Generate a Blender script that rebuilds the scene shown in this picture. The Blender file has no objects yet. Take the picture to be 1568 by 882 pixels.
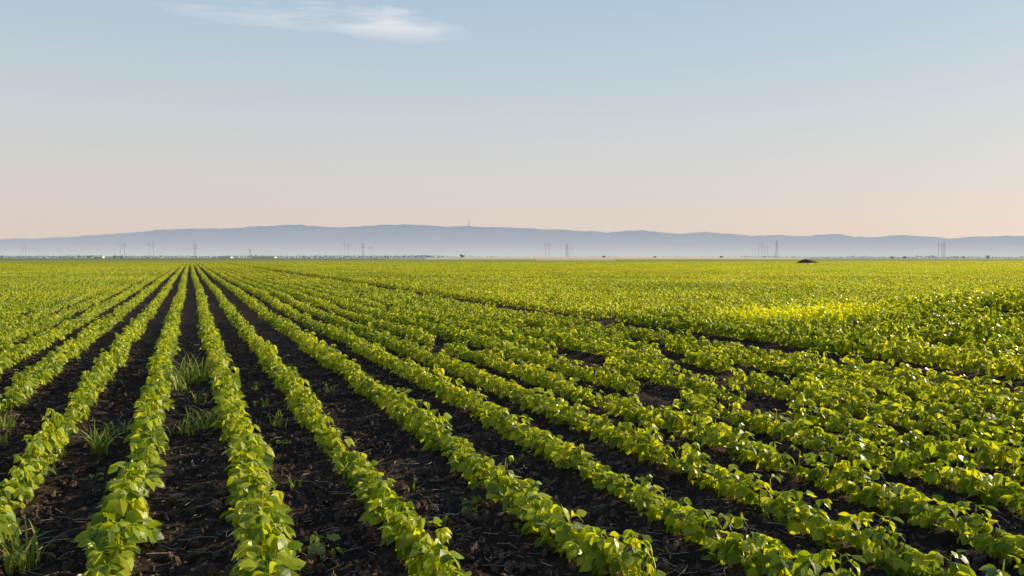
import bpy, math, random, bmesh
import numpy as np
from mathutils import Vector, Matrix, noise
random.seed(7); rng=np.random.default_rng(7)
S=bpy.context.scene
TH=math.radians(22.04); CT,ST=math.cos(TH),math.sin(TH)
CAMH=1.6; F=1220.0
def wpos(u,d):   # bearing tangent u (right of view axis), distance d -> ground coords
    lat=u*d
    return (lat*CT+d*ST, d*CT-lat*ST)
def dep(x,y): return x*ST+y*CT
def latr(x,y): return x*CT-y*ST
def link(o): S.collection.objects.link(o); return o
def mesh_obj(name,V,Fc,mat=None,smooth=False,do_link=True):
    me=bpy.data.meshes.new(name); me.from_pydata([tuple(v) for v in V],[],Fc)
    if mat: me.materials.append(mat)
    if smooth: me.polygons.foreach_set('use_smooth',[True]*len(me.polygons))
    me.update(); o=bpy.data.objects.new(name,me)
    if do_link: link(o)
    return o
# ---------------- terrain
def terr(x,y):
    h=0.70*math.exp(-(((x-19.5)/5.5)**2+((y-11.0)/6.0)**2))
    if 2<y<400: h+=0.06*noise.noise(Vector((x*0.08,y*0.05,3.1)))
    return h
ROWS=[-1.05,-0.37,0.37,1.05,1.88,2.62,3.27,3.97,4.72,5.42,6.1,6.8,7.5,8.15]
x=-1.78
while x>-190: ROWS.append(x); x-=0.69
x=9.95
while x<340: ROWS.append(x); x+=0.68
ROWS.sort(); RA=np.array(ROWS)
def wob(x,y):
    i=x*3.7
    return 0.06*noise.noise(Vector((i,y*0.35,0)))+0.05*noise.noise(Vector((i,y*1.1,5)))+0.10*noise.noise(Vector((i*0.01,y*0.04,9)))
# ---------------- materials
def newmat(n):
    m=bpy.data.materials.new(n); m.use_nodes=True; nt=m.node_tree; nt.nodes.clear(); return m,nt
def N(nt,t,**k):
    n=nt.nodes.new(t)
    for a,b in k.items(): setattr(n,a,b)
    return n
def ramp(nt,stops):
    r=N(nt,'ShaderNodeValToRGB'); e=r.color_ramp.elements
    while len(e)<len(stops): e.new(0.5)
    for i,(p,c) in enumerate(stops):
        e[i].position=p; e[i].color=(c[0],c[1],c[2],1)
    return r
def math_(nt,op,a=None,b=None,c=None,clamp=False):
    n=N(nt,'ShaderNodeMath',operation=op); n.use_clamp=clamp
    for i,v in enumerate((a,b,c)):
        if v is None: continue
        if isinstance(v,(int,float)): n.inputs[i].default_value=v
        else: nt.links.new(v,n.inputs[i])
    return n.outputs[0]
def mixc(nt,f,a,b,bt='MIX'):
    n=N(nt,'ShaderNodeMix',data_type='RGBA',blend_type=bt)
    for i,v in ((0,f),(6,a),(7,b)):
        if isinstance(v,(int,float)): n.inputs[i].default_value=v
        elif isinstance(v,tuple): n.inputs[i].default_value=(*v,1)
        else: nt.links.new(v,n.inputs[i])
    return n.outputs[2]
def simple(name,col,rough=0.8,var=0.25,scale=3.0,emit=None):
    m,nt=newmat(name); L=nt.links.new
    o=N(nt,'ShaderNodeOutputMaterial'); p=N(nt,'ShaderNodeBsdfPrincipled')
    no=N(nt,'ShaderNodeTexNoise'); no.inputs['Scale'].default_value=scale; no.inputs['Detail'].default_value=5
    g=N(nt,'ShaderNodeNewGeometry'); L(g.outputs['Position'],no.inputs['Vector'])
    c=mixc(nt,no.outputs[0],tuple(v*(1-var) for v in col),tuple(v*(1+var) for v in col))
    L(c,p.inputs['Base Color']); p.inputs['Roughness'].default_value=rough
    p.inputs['Specular IOR Level'].default_value=0.2
    if emit:
        p.inputs['Emission Color'].default_value=(*emit,1); p.inputs['Emission Strength'].default_value=1
    L(p.outputs[0],o.inputs[0]); return m
def leafmat(name,dark,mid,lite,trans,tfac=0.45,patch=True):
    m,nt=newmat(name); L=nt.links.new
    o=N(nt,'ShaderNodeOutputMaterial'); p=N(nt,'ShaderNodeBsdfPrincipled'); t=N(nt,'ShaderNodeBsdfTranslucent')
    g=N(nt,'ShaderNodeNewGeometry'); oi=N(nt,'ShaderNodeObjectInfo')
    a=math_(nt,'ADD',g.outputs['Random Per Island'],math_(nt,'MULTIPLY',oi.outputs['Random'],3.37))
    a=math_(nt,'FRACT',a)
    r=ramp(nt,[(0,dark),(0.5,mid),(1,lite)]); L(a,r.inputs[0]); col=r.outputs[0]
    if patch:
        # distance haze painted into the leaf colour, paler and yellower farther out
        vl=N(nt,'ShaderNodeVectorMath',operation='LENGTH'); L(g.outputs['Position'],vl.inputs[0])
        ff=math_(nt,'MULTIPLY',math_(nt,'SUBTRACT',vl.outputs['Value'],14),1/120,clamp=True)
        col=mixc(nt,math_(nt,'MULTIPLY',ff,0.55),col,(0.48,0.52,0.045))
        # light and dark stands of crop
        no=N(nt,'ShaderNodeTexNoise'); no.inputs['Scale'].default_value=0.11; no.inputs['Detail'].default_value=4
        L(g.outputs['Position'],no.inputs['Vector'])
        f=math_(nt,'MULTIPLY',math_(nt,'SUBTRACT',no.outputs[0],0.48,clamp=True),5.0,clamp=True)
        col=mixc(nt,math_(nt,'MULTIPLY',f,0.5),col,lite)
        f2=math_(nt,'MULTIPLY',math_(nt,'SUBTRACT',0.46,no.outputs[0],clamp=True),5.0,clamp=True)
        col=mixc(nt,math_(nt,'MULTIPLY',f2,0.45),col,(0.13,0.22,0.02))
        # sunlit weed patch, its brightness painted into the leaf colour
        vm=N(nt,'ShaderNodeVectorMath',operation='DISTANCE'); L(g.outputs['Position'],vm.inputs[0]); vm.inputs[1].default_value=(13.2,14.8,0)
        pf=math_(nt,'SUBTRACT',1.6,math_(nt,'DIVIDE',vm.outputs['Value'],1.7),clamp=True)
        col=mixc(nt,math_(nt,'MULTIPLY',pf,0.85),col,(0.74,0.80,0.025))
    L(col,p.inputs['Base Color']); p.inputs['Roughness'].default_value=0.38; p.inputs['Specular IOR Level'].default_value=0.5
    tc=mixc(nt,1.0,col,trans,'MULTIPLY'); L(tc,t.inputs[0])
    mx=N(nt,'ShaderNodeMixShader'); mx.inputs[0].default_value=tfac
    L(p.outputs[0],mx.inputs[1]); L(t.outputs[0],mx.inputs[2]); L(mx.outputs[0],o.inputs[0]); return m
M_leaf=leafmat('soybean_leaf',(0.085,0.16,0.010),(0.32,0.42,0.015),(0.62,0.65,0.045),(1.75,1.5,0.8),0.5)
M_grass=leafmat('grass_blade',(0.13,0.20,0.025),(0.26,0.34,0.045),(0.45,0.48,0.10),(1.4,1.3,1.0),0.4,False)
M_straw=simple('straw',(0.55,0.42,0.29),0.8,0.5,20)
M_clod=simple('clod_soil',(0.12,0.075,0.052),0.95,0.6,14)
# ground
mg,nt=newmat('field_soil'); L=nt.links.new
o=N(nt,'ShaderNodeOutputMaterial'); p=N(nt,'ShaderNodeBsdfPrincipled'); g=N(nt,'ShaderNodeNewGeometry')
def nz(sc,det,vec=None,rough=0.6):
    n=N(nt,'ShaderNodeTexNoise'); n.inputs['Scale'].default_value=sc; n.inputs['Detail'].default_value=det; n.inputs['Roughness'].default_value=rough
    L(vec or g.outputs['Position'],n.inputs['Vector']); return n.outputs[0]
n1=nz(2.2,6); n2=nz(38,6,None,0.7)
rs=ramp(nt,[(0.34,(0.018,0.013,0.010)),(0.53,(0.064,0.042,0.030)),(0.68,(0.22,0.14,0.092))])
L(math_(nt,'ADD',math_(nt,'MULTIPLY',n1,0.5),math_(nt,'MULTIPLY',n2,0.5)),rs.inputs[0])
mp=N(nt,'ShaderNodeMapping'); L(g.outputs['Position'],mp.inputs[0]); mp.inputs['Scale'].default_value=(0.004,0.03,0)
n3=nz(1,4,mp.outputs[0])
rg=ramp(nt,[(0.35,(0.20,0.25,0.04)),(0.5,(0.32,0.37,0.07)),(0.65,(0.46,0.44,0.15))]); L(n3,rg.inputs[0])
sx=N(nt,'ShaderNodeSeparateXYZ'); L(g.outputs['Position'],sx.inputs[0])
f=math_(nt,'MULTIPLY',math_(nt,'SUBTRACT',sx.outputs[1],238),0.3,clamp=True)
c=mixc(nt,f,rs.outputs[0],rg.outputs[0])
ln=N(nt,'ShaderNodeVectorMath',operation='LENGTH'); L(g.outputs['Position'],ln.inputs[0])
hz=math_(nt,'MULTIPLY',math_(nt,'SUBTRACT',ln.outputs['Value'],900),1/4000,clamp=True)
c=mixc(nt,hz,c,(0.50,0.54,0.56))  # far haze mixed into the ground colour
L(c,p.inputs['Base Color']); p.inputs['Roughness'].default_value=0.95; p.inputs['Specular IOR Level'].default_value=0.1
b=N(nt,'ShaderNodeBump'); b.inputs['Strength'].default_value=1.0; b.inputs['Distance'].default_value=0.03
L(n2,b.inputs['Height']); L(b.outputs[0],p.inputs['Normal']); L(p.outputs[0],o.inputs[0])
def axis(lo,a,b_,hi,fine):
    c=list(np.arange(a,b_,fine)); s=fine; v=b_
    while v<hi: c.append(v); s=min(s*1.12,900); v+=s
    c.append(hi); s=fine; v=a; l=[]
    while v>lo: s=min(s*1.12,900); v-=s; l.append(max(v,lo))
    return l[::-1]+c
xs=axis(-14000,-3.6,8.5,14000,0.030); ys=axis(-1500,2.8,13.0,14000,0.030)
V=[]; nx=len(xs)
rowcache=[min(ROWS,key=lambda r:abs(r-x)) for x in xs]
for y in ys:
    for i,x in enumerate(xs):
        z=terr(x,y) if (abs(x)<400 and -10<y<400) else 0
        if -5<x<10 and 2<y<16:
            w=wob(rowcache[i],y); d=abs(x-rowcache[i]-w)
            z+=0.035*math.exp(-(d/0.16)**2)-0.02
            v=Vector((x,y,0))
            z+=0.024*noise.noise(v*4)+0.036*abs(noise.noise(v*11))+0.022*noise.noise(v*24)
        V.append((x,y,z))
Fc=[(j*nx+i,j*nx+i+1,(j+1)*nx+i+1,(j+1)*nx+i) for j in range(len(ys)-1) for i in range(nx-1)]
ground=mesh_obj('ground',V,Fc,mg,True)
# ---------------- leaves
def leaflet(V,Fc,base,d,up,L_,W,fold,curl,lod=0):
    d=d.normalized(); side=d.cross(up)
    if side.length<1e-4: side=Vector((1,0,0))
    side.normalize(); up=side.cross(d).normalized()
    if lod==0: st=[(0,0),(0.18,0.72),(0.42,1.0),(0.72,0.68),(1,0)]
    elif lod==1: st=[(0,0),(0.4,1.0),(1,0)]
    prev=None
    for t,w in st:
        c=base+d*(L_*t)-up*(curl*L_*t*t)
        if w==0: V.append(c); cur=(len(V)-1,)
        else:
            V.append(c); V.append(c+side*(W/2*w)+up*(fold*W/2*w)); V.append(c-side*(W/2*w)+up*(fold*W/2*w))
            cur=(len(V)-3,len(V)-2,len(V)-1)
        if prev is not None:
            if len(prev)==1: Fc.append((prev[0],cur[1],cur[0])); Fc.append((prev[0],cur[0],cur[2]))
            elif len(cur)==1: Fc.append((prev[0],prev[1],cur[0])); Fc.append((prev[0],cur[0],prev[2]))
            else: Fc.append((prev[0],prev[1],cur[1],cur[0])); Fc.append((prev[0],cur[0],cur[2],prev[2]))
        prev=cur
def stick(V,Fc,a,b,r):
    d=(b-a); s=d.cross(Vector((0,0,1)))
    if s.length<1e-5: s=Vector((1,0,0))
    s.normalize(); u=s.cross(d).normalized(); n=len(V)
    for q in (a,b):
        for k in range(3):
            an=k*2.094; V.append(q+s*(r*math.cos(an))+u*(r*math.sin(an)))
    for k in range(3): Fc.append((n+k,n+(k+1)%3,n+3+(k+1)%3,n+3+k))
def rnd(a,b): return random.uniform(a,b)
def plant(V,Fc,px,py,H,size=1.0,lod=0):
    nn=random.randint(4,6)
    top=Vector((px+rnd(-.04,.04),py+rnd(-.04,.04),H))
    base=Vector((px,py,-0.03))
    if lod==0: stick(V,Fc,base,top,0.003)
    az=rnd(0,6.28)
    for k in range(nn):
        t=0.3+0.7*k/(nn-1); az+=2.4+rnd(-.4,.4)
        n0=base.lerp(top,t); out=Vector((math.cos(az),math.sin(az)*0.8,0))
        pl=rnd(0.035,0.088)*(1.15-0.55*t)*size
        e=n0+out*pl+Vector((0,0,pl*rnd(0.1,0.9)))
        if lod==0: stick(V,Fc,n0,e,0.0018)
        s=rnd(0.050,0.106)*size*(1.0 if t<0.95 else 0.8)
        tilt=rnd(-1.1,0.15); yw=rnd(-.5,.5)
        for a in ((0,1.15,-1.15) if lod==0 else (0.6,-0.6)):
            aa=math.atan2(out.y,out.x)+a+yw
            d=Vector((math.cos(aa),math.sin(aa),tilt+rnd(-.5,.35)))
            up=Vector((rnd(-.7,.7)+.42,rnd(-.7,.7)-.08,1))   # leaves lean towards the sun
            k2=1 if a==0 else 0.92
            leaflet(V,Fc,e+Vector((math.cos(aa),math.sin(aa),0))*0.006,d,up,s*k2,s*0.76*k2,rnd(-.15,.5),rnd(0.0,0.6),lod)
def collection(name,objs):
    c=bpy.data.collections.new(name)
    for o_ in objs: c.objects.link(o_)
    return c
def make_segs(n,half,sx_,gap,size,lod,H=(0.11,0.235)):
    out=[]
    for i in range(n):
        V=[];Fc=[]; y=-half
        while y<half:
            plant(V,Fc,rnd(-sx_,sx_),y,rnd(*H)*(1.3 if random.random()<.15 else 1),size,lod); y+=rnd(*gap)
        out.append(mesh_obj('plants',V,Fc,M_leaf,False,False))
    return out
cA=collection('soybean_segments_near',make_segs(20,.25,.022,(.042,.085),1.0,0))
cM=collection('soybean_segments_mid',make_segs(8,.5,.022,(.04,.07),1.05,1))
cB=collection('soybean_segments_wide',make_segs(6,1.0,.03,(.05,.08),1.15,1))
cC=collection('soybean_segments_far',make_segs(5,2.0,.05,(.11,.17),1.45,1))
def scatter_tree(coll):
    t=bpy.data.node_groups.new('scatter_'+coll.name,'GeometryNodeTree')
    t.interface.new_socket('Geometry',in_out='INPUT',socket_type='NodeSocketGeometry')
    t.interface.new_socket('Geometry',in_out='OUTPUT',socket_type='NodeSocketGeometry')
    gi=t.nodes.new('NodeGroupInput'); go=t.nodes.new('NodeGroupOutput')
    ci=t.nodes.new('GeometryNodeCollectionInfo'); ci.inputs['Collection'].default_value=coll
    ci.inputs['Separate Children'].default_value=True; ci.inputs['Reset Children'].default_value=True
    ip=t.nodes.new('GeometryNodeInstanceOnPoints'); ip.inputs['Pick Instance'].default_value=True
    def at(n,ty):
        a=t.nodes.new('GeometryNodeInputNamedAttribute'); a.data_type=ty; a.inputs[0].default_value=n; return a.outputs[0]
    t.links.new(gi.outputs[0],ip.inputs['Points']); t.links.new(ci.outputs[0],ip.inputs['Instance'])
    t.links.new(at('idx','INT'),ip.inputs['Instance Index'])
    e=t.nodes.new('FunctionNodeEulerToRotation'); t.links.new(at('rot','FLOAT_VECTOR'),e.inputs[0])
    t.links.new(e.outputs[0],ip.inputs['Rotation']); t.links.new(at('scl','FLOAT_VECTOR'),ip.inputs['Scale'])
    t.links.new(ip.outputs[0],go.inputs[0]); return t
def scatter(name,coll,P,R,Sc,nvar,parent=None):
    me=bpy.data.meshes.new(name); me.from_pydata(P,[],[])
    a=me.attributes.new('idx','INT','POINT'); a.data.foreach_set('value',[random.randrange(nvar) for _ in P])
    a=me.attributes.new('rot','FLOAT_VECTOR','POINT'); a.data.foreach_set('vector',np.array(R,dtype=np.float32).ravel())
    a=me.attributes.new('scl','FLOAT_VECTOR','POINT'); a.data.foreach_set('vector',np.array(Sc,dtype=np.float32).ravel())
    o=link(bpy.data.objects.new(name,me)); m=o.modifiers.new('scatter','NODES'); m.node_group=scatter_tree(coll)
    if parent: o.parent=parent
    return o
crop=link(bpy.data.objects.new('soybean_crop_rows',None))
GAPS=[(4.72,7.4,0.25),(5.42,6.6,0.2),(6.1,8.6,0.3),(5.42,10.2,0.25),(7.5,12,0.5),(6.8,15.5,0.5),(-1.78,9.2,0.2),(3.97,13,0.2)]
def build(step,d0,d1,margin):
    P=[];R=[];Sc=[]
    for r in ROWS:
        y=1.0+rnd(0,step)
        while y<236:
            d=dep(r,y)
            if d0<=d<d1 and abs(latr(r,y))<0.645*d+margin:
                skip=False
                if d<60:
                    for (gx,gy,gl) in GAPS:
                        if abs(r-gx)<0.05 and abs(y-gy)<gl+0.2: skip=True
                    if r>5 and noise.noise(Vector((r*2.3,y*0.6,7)))<-0.46: skip=True
                if not skip:
                    x=r+wob(r,y)
                    n=noise.noise(Vector((r*5.1,y*0.9,2))); n2=noise.noise(Vector((r*0.2,y*0.12,8)))
                    s=1.06+0.40*n+0.22*n2
                    ww=0.93+0.42*noise.noise(Vector((r*3.3,y*0.9,12)))
                    if r>9: s*=1.12; ww*=1.12
                    elif r>3: s*=.95; ww*=.96
                    if -0.6<r<0.6: ww*=1.14
                    if r==1.05 or r==-1.05: ww*=0.92
                    if abs(r-1.05)<.01 and abs(y-6.1)<.2: ww*=.6; s*=.6
                    P.append((x,y,terr(x,y)+0.005))
                    R.append((0,0,rnd(-.09,.09)))
                    Sc.append((ww,1.0 if random.random()<.5 else 1.06,s))
            y+=step
    return P,R,Sc
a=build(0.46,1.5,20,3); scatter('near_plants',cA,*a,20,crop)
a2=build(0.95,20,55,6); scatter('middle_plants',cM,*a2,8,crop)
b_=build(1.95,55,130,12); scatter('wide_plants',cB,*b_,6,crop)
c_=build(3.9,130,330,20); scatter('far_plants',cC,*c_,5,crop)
# ---------------- soil clods & straw
cl=[]
for i in range(6):
    bm=bmesh.new(); bmesh.ops.create_icosphere(bm,subdivisions=2,radius=1)
    for v in bm.verts:
        q=v.co.copy(); v.co*=0.75+0.5*noise.noise(q*1.3+Vector((i*5,0,0)))+0.3*noise.noise(q*3+Vector((i*9,0,0)))
        v.co.z*=0.65
    me=bpy.data.meshes.new('clod'); bm.to_mesh(me); bm.free(); me.materials.append(M_clod)
    cl.append(bpy.data.objects.new('clod_%d'%i,me))
cClod=collection('clod_shapes',cl)
P=[];R=[];Sc=[]
while len(P)<24000:
    d=3.2+16*random.random()**1.4; u=rnd(-.75,.75); x,y=wpos(u,d)
    P.append((x,y,terr(x,y)+rnd(-0.012,0.016))); R.append((rnd(0,6),rnd(0,6),rnd(0,6)))
    s=0.004+0.034*random.random()**3.0; Sc.append((s*rnd(.8,1.6),s,s))
scatter('soil_clods',cClod,P,R,Sc,6)
st=[]
for i in range(6):
    V=[];Fc=[]; p0=Vector((-.5,0,0)); a=0
    for k in range(4):
        a+=rnd(-.2,.2); p1=p0+Vector((math.cos(a)*.28,math.sin(a)*.28,rnd(-.04,.06))); stick(V,Fc,p0,p1,0.02); p0=p1
    st.append(mesh_obj('straw_%d'%i,V,Fc,M_straw,False,False))
cS=collection('straw_shapes',st)
P=[];R=[];Sc=[]
while len(P)<5200:
    d=3.2+14*random.random()**1.5; u=rnd(-.75,.75); x,y=wpos(u,d)
    if noise.noise(Vector((x*.7,y*.7,4)))<-0.15: continue
    P.append((x,y,terr(x,y)+rnd(0.0,0.035))); R.append((rnd(-.2,.2),rnd(-.25,.25),rnd(0,6.28)))
    s=rnd(0.02,0.12)*random.random()+0.015; Sc.append((s,max(s,.06),max(s,.06)))
scatter('straw_litter',cS,P,R,Sc,6)
# ---------------- weeds
def grass_tuft(x,y,h,n,spread):
    V=[];Fc=[]; z0=terr(x,y)-0.01
    for i in range(n):
        az=rnd(0,6.28); b=Vector((rnd(-1,1)*spread*.35,rnd(-1,1)*spread*.35,0)); out=Vector((math.cos(az),math.sin(az),0))
        hh=h*rnd(.5,1.1); w=rnd(.004,.009); side=Vector((-out.y,out.x,0)); lean=rnd(.25,1.1); m=7; prev=None
        for k in range(m):
            t=k/(m-1); c=b+out*(hh*lean*t*t*1.0+0.01)+Vector((0,0,hh*(t-0.45*lean*t**3)))
            wk=w*(1-t**2)+.0006; V+= [c-side*wk,c+side*wk]
            if prev is not None: Fc.append((prev,prev+1,len(V)-1,len(V)-2))
            prev=len(V)-2
    o=mesh_obj('grass_weed',V,Fc,M_grass); o.location=(x,y,z0); return o
for (x,y,h,n,s) in [(0.02,10.9,.46,80,.5),(-.12,10.2,.34,36,.3),(0.1,7.9,.28,44,.4),(-.08,7.7,.2,18,.3),(-.70,7.2,.32,44,.15),(-.62,8.0,.16,16,.25),(-.82,4.7,.28,46,.2),
    (-1.62,8.6,.22,22,.2),(.76,7.7,.2,14,.2),(0.05,9.3,.2,20,.3),(.68,8.8,.14,12,.2),(-1.5,7.9,.15,12,.2),(.7,9.9,.15,14,.15),(1.5,9.4,.15,12,.15),(2.25,7.2,.12,10,.1),(1.35,4.5,.1,8,.1),(0.66,5.6,.13,7,.1),(1.4,5.2,.1,6,.1)]:
    grass_tuft(x,y,h,n,s)
for (x,y,s) in [(1.59,4.66,.8),(.67,4.3,.9),(2.3,5.6,.6),(.72,6.9,.6),(-.66,6.3,.6)]:
    V=[];Fc=[]; plant(V,Fc,0,0,.06*s,s*.9)
    o=mesh_obj('broadleaf_weed',V,Fc,M_grass); o.location=(x,y,terr(x,y))
# ---------------- dirt mound
M_dirt=simple('mound_dirt',(0.10,0.062,0.045),.95,.5,1.5)
x0,y0=wpos((1237-784)/F,200)
V=[];Fc=[]; nr,na=10,36
V.append((0,0,1.15))
for j in range(1,nr+1):
    for k in range(na):
        r=j/nr; a=k*2*math.pi/na; nn=noise.noise(Vector((math.cos(a)*r*2,math.sin(a)*r*2,1)))
        z=1.25*(math.cos(r*math.pi)/2+.5)*(1+.5*nn)+.12*noise.noise(Vector((a*3,r*6,2)))*(1-r)-.05*r
        V.append((math.cos(a)*r*4.8*(1+.15*nn),math.sin(a)*r*2.6,z))
for k in range(na): Fc.append((0,1+k,1+(k+1)%na))
for j in range(nr-1):
    for k in range(na): Fc.append((1+j*na+k,1+(j+1)*na+k,1+(j+1)*na+(k+1)%na,1+j*na+(k+1)%na))
o=mesh_obj('dirt_mound',V,Fc,M_dirt,True); o.location=(x0,y0,0); o.rotation_euler.z=-TH
# ---------------- distant fields (gently rising ground)
def slab(name,u0,u1,d0,d1,h0,h1,mat):
    V=[];Fc=[]; n=24
    for i in range(n+1):
        t=i/n; u=u0+(u1-u0)*t; e=math.sin(math.pi*t)**.4
        for d,h in((d0,-.1),(d0+3,h0),(d1,h0+(h1-h0)*e),(d1+60,-.1)):
            x,y=wpos(u,d); V.append((x,y,h))
    for i in range(n):
        for j in range(3): Fc.append((i*4+j,i*4+4+j,i*4+5+j,i*4+1+j))
    return mesh_obj(name,V,Fc,mat,True)
slab('wheat_field',-.11,.37,900,1500,.7,4.0,simple('ripe_wheat',(0.85,0.70,0.45),.9,.15,.05))
slab('wheat_field',.03,.13,470,560,.3,.8,simple('dry_stubble',(0.65,0.50,0.30),.9,.2,.05))
slab('distant_crop_field',-.75,-.16,620,900,.5,1.5,simple('distant_crop',(0.26,0.30,0.07),.9,.4,.03))
# ---------------- trees
M_ftree=simple('distant_foliage',(0.07,0.10,0.045),.9,.4,.3,emit=(0.09,0.10,0.12))  # faint bluish glow painted in for distance haze
M_trunk=simple('bark',(0.08,0.06,0.045),.9,.3,2)
def clump(V,Fc,c,r,n,s):
    for _ in range(n):
        d=Vector((random.gauss(0,1),random.gauss(0,1),random.gauss(0,1))).normalized()*r*random.random()**.4
        q=c+Vector((d.x,d.y,d.z*.8)); a=Vector((rnd(-1,1),rnd(-1,1),rnd(-1,1))).normalized(); b=a.orthogonal().normalized()
        ss=s*rnd(.5,1.2); V+=[q+a*ss,q+b*ss,q-a*ss*.8,q-b*ss]; k=len(V); Fc.append((k-4,k-3,k-2,k-1))
def tree(u,d,h,w):
    x,y=wpos(u,d); V=[];Fc=[]
    stick(V,Fc,Vector((0,0,0)),Vector((0,0,h*.5)),h*.03)
    for _ in range(5):
        a=rnd(0,6.28); stick(V,Fc,Vector((0,0,h*.25)),Vector((math.cos(a)*w*.3,math.sin(a)*w*.3,h*.6)),h*.014)
    nf=len(Fc)
    for _ in range(14):
        a=rnd(0,6.28); r=w*.36*math.sqrt(random.random()); clump(V,Fc,Vector((math.cos(a)*r,math.sin(a)*r,h*rnd(.35,.85))),h*.18,45,h*.05)
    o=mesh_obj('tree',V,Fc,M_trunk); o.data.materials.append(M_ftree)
    for i,p_ in enumerate(o.data.polygons): p_.material_index=0 if i<nf else 1
    o.location=(x,y,0); o.rotation_euler.z=rnd(0,6)
for px,d,h,w in [(708,1100,7,9),(178,850,5,9),(186,900,5,7),(925,1200,5.5,6),(1003,1200,5.5,5),(1105,1100,4.5,7),(1365,900,4,4),(1385,900,4.5,5),(1476,1000,4,4),(1512,1000,5,5),(136,900,4.5,6)]:
    tree((px-784)/F,d,h,w)
V=[];Fc=[]
u=-.80
while u<.80:
    px=u*F+784; dd=2600+500*noise.noise(Vector((u*3,0,0)))
    dens=noise.noise(Vector((u*14,2,0)))*.6+noise.noise(Vector((u*60,2,0)))*.5
    hh=7+9*max(0,dens)+ (3 if px<680 else 0)
    if dens>-0.35 or px<450:
        x,y=wpos(u,dd); clump(V,Fc,Vector((x,y,hh*.45)),hh*.55,9,hh*.22)
    u+=0.0016
mesh_obj('distant_treeline',V,Fc,simple('hazy_foliage',(0.05,0.06,0.045),.9,.3,.01,emit=(0.13,0.15,0.17)))  # emission paints the haze over the trees
# ---------------- buildings
M_white=simple('white_render',(0.75,0.74,0.70),.8,.05,1); M_roof=simple('clay_roof',(0.25,0.12,0.08),.8,.2,1); M_glass=simple('window_glass',(0.05,0.06,0.07),.2,.1,1); M_grey=simple('shed_roof',(0.45,0.43,0.40),.6,.1,1)
def box(name,sx_,sy,sz,loc,mat,par):
    V=[(a*sx_/2,b*sy/2,c*sz) for c in(0,1) for a,b in((-1,-1),(1,-1),(1,1),(-1,1))]
    o=mesh_obj(name,V,[(3,2,1,0),(4,5,6,7),(0,1,5,4),(1,2,6,5),(2,3,7,6),(3,0,4,7)],mat); o.parent=par; o.location=loc; return o
def house(name,u,d,w,dp,h,rh,roofm,rot=0):
    x,y=wpos(u,d); e=link(bpy.data.objects.new(name,None)); e.location=(x,y,0); e.rotation_euler.z=-TH+rot
    box('walls',w,dp,h,(0,0,0),M_white,e)
    a,b=w/2+.4,dp/2+.4
    o=mesh_obj('roof',[(-a,-b,h+.003),(a,-b,h+.003),(a,b,h+.003),(-a,b,h+.003),(-a,0,h+rh),(a,0,h+rh)],[(0,1,5,4),(2,3,4,5),(1,2,5),(3,0,4),(3,2,1,0)],roofm); o.parent=e
    n=max(3,int(w/3)); 
    for i in range(n):
        xx=-w/2+w*(i+.5)/n
        if i==n//2: box('door',1.0,.06,2.0,(xx,-dp/2-.033,0),M_trunk,e)
        else: box('window_%d'%i,1.1,.06,1.1,(xx,-dp/2-.033,.9),M_glass,e)
house('farmhouse',(152-784)/F,880,9,7,3,1.5,M_white,.15)
house('farm_shed',(405-784)/F,1500,42,12,4.0,1.5,M_grey)
house('farm_shed',(345-784)/F,1600,26,12,4.0,1.5,M_grey)
# ---------------- pylons
M_steel=simple('galvanised_steel',(0.15,0.15,0.16),.6,.1,1,emit=(0.12,0.135,0.16))  # bluish emission stands in for haze over the steel
M_wire=simple('aluminium_cable',(0.3,0.3,0.3),.6,.1,1,emit=(0.2,0.22,0.25))  # cables glow slightly to imitate haze
def pylon(px,d,h,kind):
    x,y=wpos((px-784)/F,d); V=[];Fc=[]; r=.12
    if kind==0:   # lattice tower
        prev=None; B=2.2
        for k in range(9):
            t=k/8; hw=B*(1-t)**1.3+.35; z=h*t
            cs=[Vector((a*hw,b*hw,z)) for a,b in((-1,-1),(1,-1),(1,1),(-1,1))]
            for i in range(4): stick(V,Fc,cs[i],cs[(i+1)%4],r*.5)
            if prev:
                for i in range(4):
                    stick(V,Fc,prev[i],cs[i],r*1.1); stick(V,Fc,prev[i],cs[(i+1)%4],r*.5); stick(V,Fc,prev[(i+1)%4],cs[i],r*.5)
            prev=cs
        for z,w in((.72,4.2),(.83,3.4),(.93,2.6)):
            stick(V,Fc,Vector((-w,0,h*z)),Vector((w,0,h*z)),r); 
            for s in(-1,1): stick(V,Fc,Vector((s*w,0,h*z)),Vector((s*.4,0,h*z+1.3)),r*.7); stick(V,Fc,Vector((s*w,0,h*z)),Vector((s*w,0,h*z-1.2)),r*.8)
    else:         # portal (H-frame)
        for s in(-1,1):
            stick(V,Fc,Vector((s*3.0,0,0)),Vector((s*2.6,0,h)),r*1.7)
            stick(V,Fc,Vector((s*5.2,0,h*.84)),Vector((s*2.7,0,h*.95)),r*.7)
            stick(V,Fc,Vector((s*2.9,0,h*.55)),Vector((-s*2.7,0,h*.80)),r*.6)
        stick(V,Fc,Vector((-5.6,0,h*.85)),Vector((5.6,0,h*.85)),r*1.4)
        for q in(-5,0,5): stick(V,Fc,Vector((q,0,h*.85)),Vector((q,0,h*.85-1.6)),r)
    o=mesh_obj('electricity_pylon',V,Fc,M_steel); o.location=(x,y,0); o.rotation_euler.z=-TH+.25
    return (x,y,h)
lineA=[pylon(p_,1150,h,1) for p_,h in((-80,25),(232,25),(531,24),(838,24),(1164,25),(1439,24),(1740,24))]
lineB=[pylon(p_,1300,h,0) for p_,h in((-60,26),(299,24),(556,26),(868,24),(1189,30),(1445,28),(1730,26))]
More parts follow.
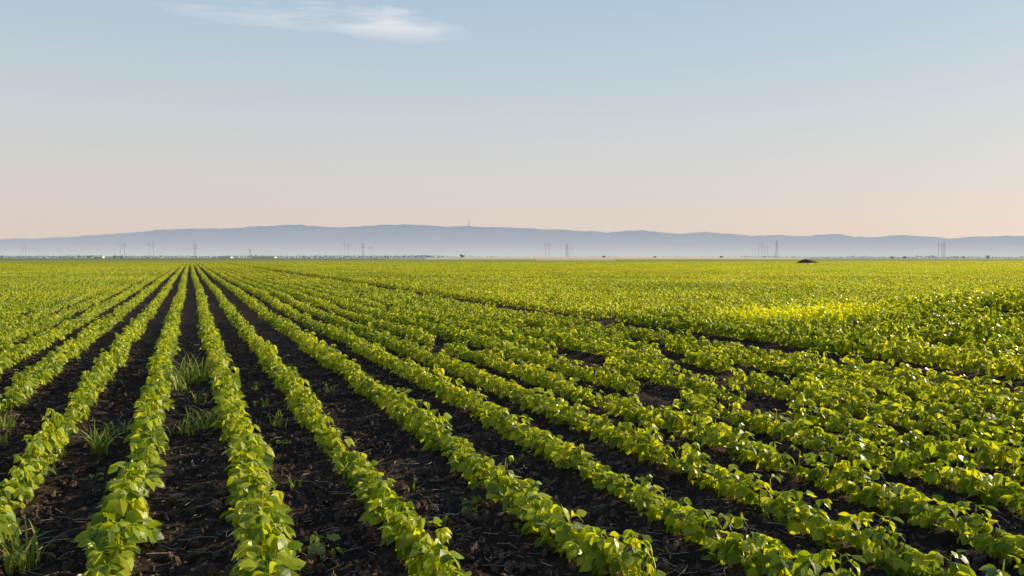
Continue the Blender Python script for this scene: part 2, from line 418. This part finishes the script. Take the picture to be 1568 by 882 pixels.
for p_,d,h,k in((37,1500,24,1),(188,1150,24,1),(383,1600,20,0),(568,1500,24,1),(874,1700,26,1),(1173,1400,24,1)): pylon(p_,d,h,k)
V=[];Fc=[]
for line,zz,offs in((lineA,.79,(-5,0,5)),(lineB,.70,(-4,4))):
    for A,B in zip(line[:-1],line[1:]):
        for of in offs:
            prev=None
            for k in range(17):
                t=k/16; q=Vector((A[0]+(B[0]-A[0])*t,A[1]+(B[1]-A[1])*t+of,(A[2]*(1-t)+B[2]*t)*zz-4*7.5*t*(1-t)))
                if prev: stick(V,Fc,prev,q,.018)
                prev=q
mesh_obj('power_lines',V,Fc,M_wire)
# ---------------- hills
prof=[(-900,372),(-400,368),(0,367),(60,364),(100,363),(150,360),(180,357),(220,355),(250,351),(300,350),(350,350),(400,346),(440,344),(480,346),(520,348),(560,346),(620,343),(680,347),(720,346),(800,349),(850,352),(900,354),(930,355),(960,353),(1000,354),(1040,358),(1080,355),(1120,358),(1150,361),(1200,360),(1240,361),(1285,358),(1310,363),(1360,361),(1400,361),(1450,364),(1500,362),(1568,361),(2000,364),(2600,372)]
PX=[a for a,_ in prof]; PY=[395-b for _,b in prof]
mh,nt=newmat('hazy_hills'); L=nt.links.new
o=N(nt,'ShaderNodeOutputMaterial'); g=N(nt,'ShaderNodeNewGeometry'); sp=N(nt,'ShaderNodeSeparateXYZ'); L(g.outputs['Position'],sp.inputs[0])
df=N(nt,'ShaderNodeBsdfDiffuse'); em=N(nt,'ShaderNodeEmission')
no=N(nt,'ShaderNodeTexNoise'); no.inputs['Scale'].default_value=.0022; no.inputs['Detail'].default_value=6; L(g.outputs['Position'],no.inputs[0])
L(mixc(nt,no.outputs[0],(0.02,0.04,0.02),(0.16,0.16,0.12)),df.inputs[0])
rr=ramp(nt,[(0,(0.70,0.69,0.68)),(0.14,(0.64,0.65,0.66)),(0.4,(0.49,0.53,0.58)),(1,(0.36,0.41,0.50))])  # haze painted as emission, palest at the foot of the hills
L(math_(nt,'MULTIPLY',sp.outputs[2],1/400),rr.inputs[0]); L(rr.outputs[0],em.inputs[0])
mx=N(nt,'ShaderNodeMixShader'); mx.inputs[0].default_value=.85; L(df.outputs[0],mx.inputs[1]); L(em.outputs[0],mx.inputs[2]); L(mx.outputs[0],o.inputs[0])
def hills(name,dbase,drid,scale,seed):
    V=[];Fc=[]; n=700; rows=30
    for i in range(n+1):
        px=-900+3500*i/n; u=(px-784)/F; hp=float(np.interp(px,PX,PY))+1.8*noise.noise(Vector((px*.025,seed,0)))+1.1*noise.noise(Vector((px*.09,seed,0)))
        for j in range(rows+1):
            t=j/rows; d=dbase+(drid-dbase)*t*1.25; k=min(t*1.25,1)
            H=hp/F*drid*scale*(k**1.5)
            if t>.8: H*=1-(t-.8)*2
            x,y=wpos(u,d); H*=1+(1-k)*(.7*noise.noise(Vector((x*.0015,y*.0015,seed)))+.6*noise.noise(Vector((x*.005,y*.003,seed))))
            V.append((x,y,H-5+5*k))
    for i in range(n):
        for j in range(rows): a=i*(rows+1)+j; Fc.append((a,a+rows+1,a+rows+2,a+1))
    return mesh_obj(name,V,Fc,mh,True)
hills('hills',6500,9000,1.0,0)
x,y=wpos((718-784)/F,8950); V=[];Fc=[]
for k in range(8):
    a=k/8; b=(k+1)/8; stick(V,Fc,Vector((0,0,90*a)),Vector((0,0,90*b)),4.5*(1-a)+1.4)
stick(V,Fc,Vector((-6,0,40)),Vector((6,0,40)),3)
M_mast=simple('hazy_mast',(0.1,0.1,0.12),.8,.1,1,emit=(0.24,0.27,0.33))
o=mesh_obj('radio_mast',V,Fc,M_mast); o.location=(x,y,350)
# ---------------- cloud
mc,nt=newmat('cirrus'); L=nt.links.new
o=N(nt,'ShaderNodeOutputMaterial'); tc=N(nt,'ShaderNodeTexCoord'); mp=N(nt,'ShaderNodeMapping'); L(tc.outputs['Generated'],mp.inputs[0])
mp.inputs['Scale'].default_value=(2.6,4.2,1); mp.inputs['Rotation'].default_value=(0,0,-.3)
no=N(nt,'ShaderNodeTexNoise'); no.inputs['Scale'].default_value=1.5; no.inputs['Detail'].default_value=8; no.inputs['Roughness'].default_value=.58; no.inputs['Distortion'].default_value=.5; L(mp.outputs[0],no.inputs[0])
sp=N(nt,'ShaderNodeSeparateXYZ'); L(tc.outputs['Generated'],sp.inputs[0])
def bell(s,c,w):
    q=math_(nt,'DIVIDE',math_(nt,'SUBTRACT',s,c),w); return math_(nt,'MULTIPLY',q,q)
wv=math_(nt,'ADD',sp.outputs[1],math_(nt,'MULTIPLY',math_(nt,'SUBTRACT',no.outputs[0],.5),.4))
wv=math_(nt,'ADD',wv,math_(nt,'MULTIPLY',math_(nt,'SUBTRACT',sp.outputs[0],.5),-.40))
e1=math_(nt,'ADD',bell(sp.outputs[0],.68,.32),bell(wv,.43,.27))
e2=math_(nt,'ADD',bell(sp.outputs[0],.38,.36),bell(wv,.46,.18))
m1=math_(nt,'SUBTRACT',1.0,e1,clamp=True); m2=math_(nt,'MULTIPLY',math_(nt,'SUBTRACT',1.0,e2,clamp=True),.6)
mm=math_(nt,'MAXIMUM',m1,m2)
al=math_(nt,'MULTIPLY',mm,math_(nt,'MULTIPLY',math_(nt,'SUBTRACT',no.outputs[0],.30,clamp=True),3.2,clamp=True),clamp=True)
al=math_(nt,'MULTIPLY',al,.74)
tr=N(nt,'ShaderNodeBsdfTransparent'); tl=N(nt,'ShaderNodeBsdfTranslucent'); tl.inputs[0].default_value=(.9,.9,.9,1)
em=N(nt,'ShaderNodeEmission'); em.inputs[0].default_value=(.72,.69,.69,1); em.inputs[1].default_value=.7  # glow stands in for sunlight scattered inside the cloud
ad=N(nt,'ShaderNodeAddShader'); 
mx0=N(nt,'ShaderNodeMixShader'); mx0.inputs[0].default_value=.35; L(tl.outputs[0],mx0.inputs[1]); L(em.outputs[0],mx0.inputs[2])
L(mx0.outputs[0],ad.inputs[0]); em2=N(nt,'ShaderNodeEmission'); em2.inputs[0].default_value=(.26,.25,.26,1); L(em2.outputs[0],ad.inputs[1])
mx=N(nt,'ShaderNodeMixShader'); L(al,mx.inputs[0]); L(tr.outputs[0],mx.inputs[1]); L(ad.outputs[0],mx.inputs[2]); L(mx.outputs[0],o.inputs[0])
x,y=wpos((500-784)/F,6100)
V=[(-1150,-850,0),(1150,-850,0),(1150,850,0),(-1150,850,0)]
o=mesh_obj('cloud',V,[(0,1,2,3)],mc); o.location=(x,y,1760); o.rotation_euler=(0,0,-TH)
# ---------------- world
SUN_EL=math.radians(20); SUN_AZ=math.radians(82)
w=bpy.data.worlds.new('World'); S.world=w; w.use_nodes=True; nt=w.node_tree; nt.nodes.clear(); L=nt.links.new
o=N(nt,'ShaderNodeOutputWorld'); bg=N(nt,'ShaderNodeBackground'); bg.inputs[1].default_value=.1
sk=N(nt,'ShaderNodeTexSky',sky_type='NISHITA'); sk.sun_disc=False; sk.sun_elevation=SUN_EL; sk.sun_rotation=SUN_AZ; sk.air_density=1.0; sk.dust_density=1.0; sk.ozone_density=1.5
tc=N(nt,'ShaderNodeTexCoord'); sp=N(nt,'ShaderNodeSeparateXYZ'); L(tc.outputs['Generated'],sp.inputs[0])
r=ramp(nt,[(0,(.76,.635,.575)),(.05,(.76,.65,.59)),(.095,(.72,.67,.625)),(.157,(.64,.68,.685)),(.235,(.54,.645,.71)),(.31,(.46,.60,.73)),(.6,(.11,.23,.42)),(1,(.04,.10,.26))])
L(sp.outputs[2],r.inputs[0])
vm=N(nt,'ShaderNodeVectorMath',operation='SCALE'); L(r.outputs[0],vm.inputs[0]); vm.inputs['Scale'].default_value=10
c=mixc(nt,.87,sk.outputs[0],vm.outputs[0]); L(c,bg.inputs[0]); L(bg.outputs[0],o.inputs[0])
sd=bpy.data.lights.new('sun','SUN'); sd.energy=5; sd.angle=math.radians(.5); sd.color=(1,.87,.60)
so=link(bpy.data.objects.new('sun',sd))
dv=Vector((math.sin(SUN_AZ)*math.cos(SUN_EL),math.cos(SUN_AZ)*math.cos(SUN_EL),math.sin(SUN_EL)))
so.rotation_euler=dv.to_track_quat('Z','Y').to_euler()
# ---------------- camera
cd=bpy.data.cameras.new('camera'); cd.lens=28; cd.sensor_width=36; cd.clip_end=40000; cd.clip_start=.05
co=link(bpy.data.objects.new('camera',cd)); co.location=(0,0,CAMH); co.rotation_euler=(math.radians(90-2.16),0,-TH)
S.camera=co
S.view_settings.view_transform='Standard'; S.view_settings.look='None'; S.view_settings.exposure=0
